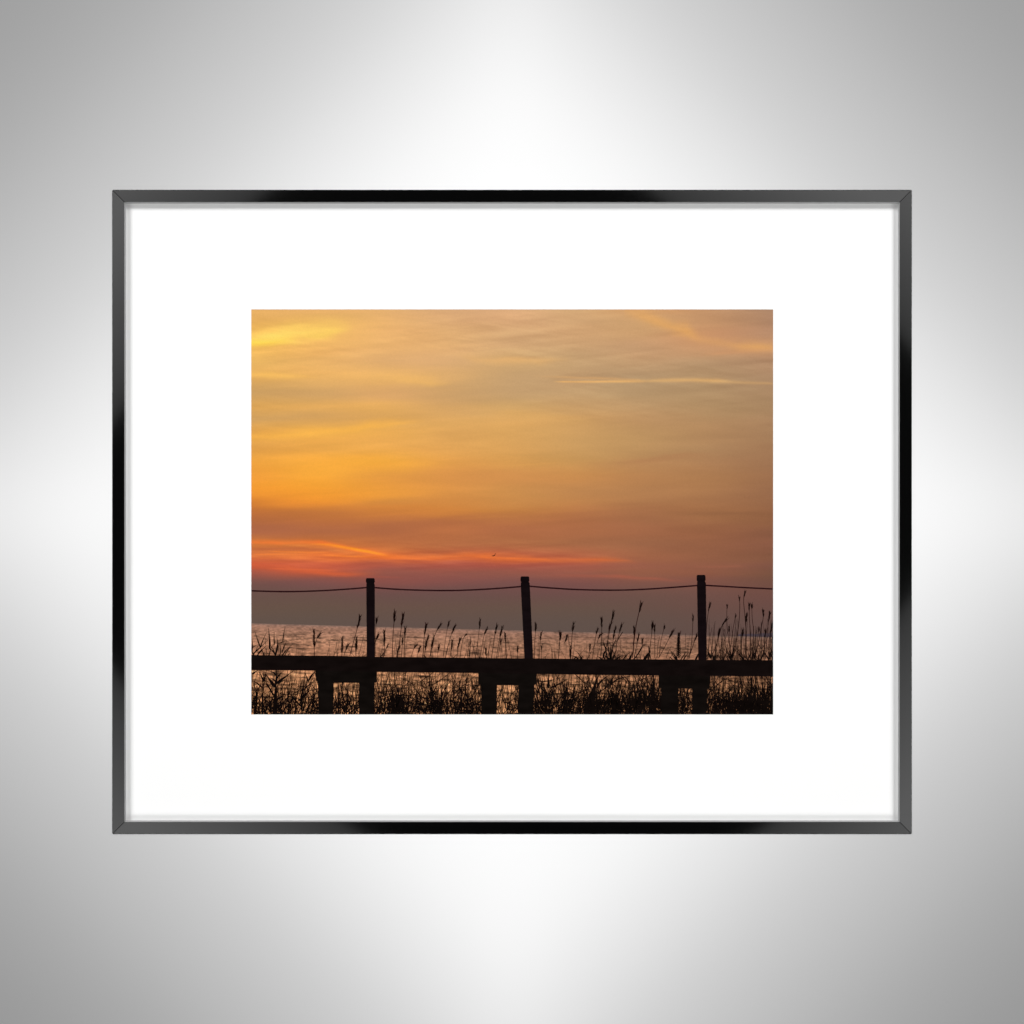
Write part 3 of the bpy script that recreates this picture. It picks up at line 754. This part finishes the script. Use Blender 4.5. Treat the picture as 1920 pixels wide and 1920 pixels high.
# short tufts along the top of the beam
for x, y, n, hgt in [(716,1232,3,22),(846,1234,3,18),(1084,1235,3,12),(1132,1236,5,30),(1146,1236,6,30),(1158,1236,5,26),(1178,1236,4,24),(1214,1236,4,22),
        (1268,1237,4,22),(1338,1237,5,24),(1352,1237,5,26),(1372,1237,7,32),(1392,1237,7,34),(1408,1237,7,34),(1424,1237,8,36),(1440,1237,8,38)]:
    for _ in range(n):
        a = rnd.gauss(0, .55)
        l = hgt * rnd.uniform(.35, 1.0)
        blade((x + rnd.uniform(-5, 5), y + 4), (x + math.sin(a) * l, y - math.cos(a) * l), rnd.uniform(.9, 1.7))
# thin bare stems that cross the beam
for x0, x1, n, t0, t1 in ((704,960,52,1183,1222),(984,1300,58,1185,1228),(1326,1449,104,1158,1218),(610,686,20,1192,1225),(474,560,34,1188,1226)):
    for _ in range(n):
        x = rnd.uniform(x0, x1); lean = rnd.gauss(3, 6)
        blade((x - lean * .6, 1345 if rnd.random() < .6 else 1238), (x + lean, rnd.uniform(t0, t1)), rnd.uniform(.55, 1.0), .05)
# below the beam: how dense the growth is along x (0..1)
dens = lambda x: np.interp(x, [471,500,540,590,640,700,740,790,850,900,940,1000,1040,1090,1140,1200,1240,1290,1340,1400,1449],
                              [.85,.6,.45,.75,.6,.8,.85,.8,.75,.6,.3,.7,.85,.85,.9,.95,.85,.6,.9,1.05,1.1])
for _ in range(1150):       # long upright blades that run up behind the beam
    x = rnd.uniform(464, 1456)
    if rnd.random() > dens(x): continue
    a = rnd.gauss(.05, .22)
    y1 = 1246 + abs(rnd.gauss(0, 26))
    l = 1346 - y1
    blade((x - math.tan(a) * l * .6, 1346), (x + math.tan(a) * l * .5, y1), rnd.uniform(.7, 1.5), .09)
for _ in range(1850):       # leaves that lean across them
    x = rnd.uniform(462, 1458)
    if rnd.random() > dens(x): continue
    y0 = 1346 - abs(rnd.gauss(0, 30))
    a = rnd.gauss(0, .75)
    l = rnd.uniform(16, 62)
    blade((x, y0), (x + math.sin(a) * l, max(y0 - abs(math.cos(a)) * l, 1250)), rnd.uniform(.8, 1.9), .14)
for _ in range(760):        # the darker foot of the growth
    x = rnd.uniform(464, 1456)
    if rnd.random() > dens(x): continue
    y0 = rnd.uniform(1318, 1347); a = rnd.gauss(0, .8); l = rnd.uniform(8, 26)
    blade((x, y0), (x + math.sin(a) * l, y0 - math.cos(a) * l), rnd.uniform(1.0, 2.2), .15)
# thick dark clumps
for x, w, t, n in ((1112,22,1290,46),(1150,22,1296,50),(1192,26,1290,66),(1222,16,1284,40),(1252,26,1290,66),(1362,22,1296,50),(1395,28,1292,88),(1430,30,1286,120),(1022,14,1282,36),(1060,20,1304,40),(742,22,1296,56),(820,16,1290,40),(872,20,1308,36),(512,24,1310,36),(650,16,1306,26),(1285,12,1304,18)):
    for _ in range(n):
        if x > 1080 and rnd.random() < .25: continue
        xx = x + rnd.gauss(0, w * .5)
        yb = rnd.uniform(1318, 1347)
        a = rnd.gauss(0, .35)
        l = rnd.uniform(.35, 1) * max(1342 - t - abs(xx - x) * .8, 10)
        blade((xx, yb), (xx + math.sin(a) * l, max(yb - math.cos(a) * l, t - 6)), rnd.uniform(1.3, 3.0), .12)
o = I.build('reed_bed', M_thick)
o['kind'] = 'stuff'
o['label'] = 'dark tangle of reeds under the beam'

# ropes
I_h = 1.02
def rope(pts):
    I = Ink(I_h)
    c = curve(pts, 10)
    I.line(c, 2.6)
    I.build('rope', M_rope)
rope([(460,1107.2),(500,1108.6),(545,1109.2),(600,1107.6),(650,1104.6),(690,1101.4)])
rope([(699,1101.4),(740,1104.6),(790,1106.6),(838,1107.2),(880,1106.2),(930,1103.4),(979,1099.6)])
rope([(989,1098.7),(1030,1102.2),(1080,1105.2),(1145,1106.5),(1200,1105.2),(1260,1101.4),(1310,1097.5)])
rope([(1319,1097.2),(1360,1099.6),(1410,1102.4),(1462,1104.8)])

# posts with a rounded cap over a groove
def post(cx0, cx1, ty, gy, sx0, sx1, bx0, bx1, by):
    I = Ink(1.05)
    cap = [(cx0 + 1.6, ty), (cx1 - 1.6, ty), (cx1 - .2, ty + 1.8), (cx1, gy - 3), (cx1 - 1.3, gy)]
    capl = [(cx0 + 1.3, gy), (cx0, gy - 3), (cx0 + .2, ty + 1.8)]
    I.poly(cap + capl)
    I.poly([(cx0 + 1.3, gy), (cx1 - 1.3, gy), (sx1 - .2, gy + 1.6), (sx0 + .2, gy + 1.6)])
    I.poly([(sx0 + .2, gy + 1.6), (sx1 - .2, gy + 1.6), (sx1, gy + 6), (bx1, by), (bx0, by), (sx0, gy + 6)])
    I.build('fence_post', M_post)
post(686.2, 702.6, 1084.0, 1093.6, 687.0, 702.6, 687.9, 703.0, 1233)
post(976.0, 992.4, 1080.8, 1091.4, 976.5, 993.2, 983.6, 999.6, 1236)
post(1306.3, 1322.8, 1078.0, 1090.6, 1307.0, 1323.4, 1309.4, 1325.2, 1239)

# long beam
I = Ink(1.08)
topl = [(471.2,1228.4),(520,1228.8),(600,1229.4),(640,1229.8),(652,1230.8),(700,1231.6),(780,1232.2),(860,1233.4),(905,1233.8),(960,1234.2),(1040,1235.0),(1120,1235.8),(1200,1236.2),(1290,1236.8),(1370,1237.6),(1449.6,1238.0)]
botl = [(471.2,1256.3),(590,1257.2),(640,1258.4),(700,1259.6),(780,1260.6),(900,1261.8),(1005,1263.4),(1110,1265.2),(1230,1266.2),(1340,1267.2),(1449.6,1268.2)]
xs_ = np.linspace(471.2, 1449.6, 60)
tt = np.interp(xs_, *zip(*topl)); bb = np.interp(xs_, *zip(*botl))
for i in range(59):
    I.poly([(xs_[i], tt[i]), (xs_[i+1], tt[i+1]), (xs_[i+1], bb[i+1]), (xs_[i], bb[i])])
I.build('beam', M_beam)

# three trestles: a cap piece on two square legs
def trestle(cap, legs):
    I = Ink(1.06)
    for q in (cap,) + tuple(legs):
        I.poly(q)
        I.lift = -0.012
    I.build('trestle', M_leg)
trestle([(591.5,1256),(707,1258),(706.5,1279),(702,1280),(626,1280.2),(626,1277),(592.5,1276.6)],
        ([(596.2,1271),(626,1271),(624.5,1341),(596.8,1341)], [(673.5,1273),(702.2,1273),(700.6,1341),(673.2,1341)]))
trestle([(897,1260),(1006.4,1262),(1006,1282),(1001.5,1284.6),(932,1284.6),(897.5,1284)],
        ([(902,1277),(932,1278),(931,1341),(902.4,1341)], [(972.4,1278),(1001.8,1278),(1000,1341),(972.6,1341)]))
trestle([(1234.6,1264),(1332,1266),(1331,1289),(1327,1291),(1272.5,1291),(1235.5,1290)],
        ([(1239.2,1283),(1272.6,1284),(1271,1341),(1240,1341)], [(1298,1284),(1326.6,1284),(1325,1341),(1297.6,1341)]))
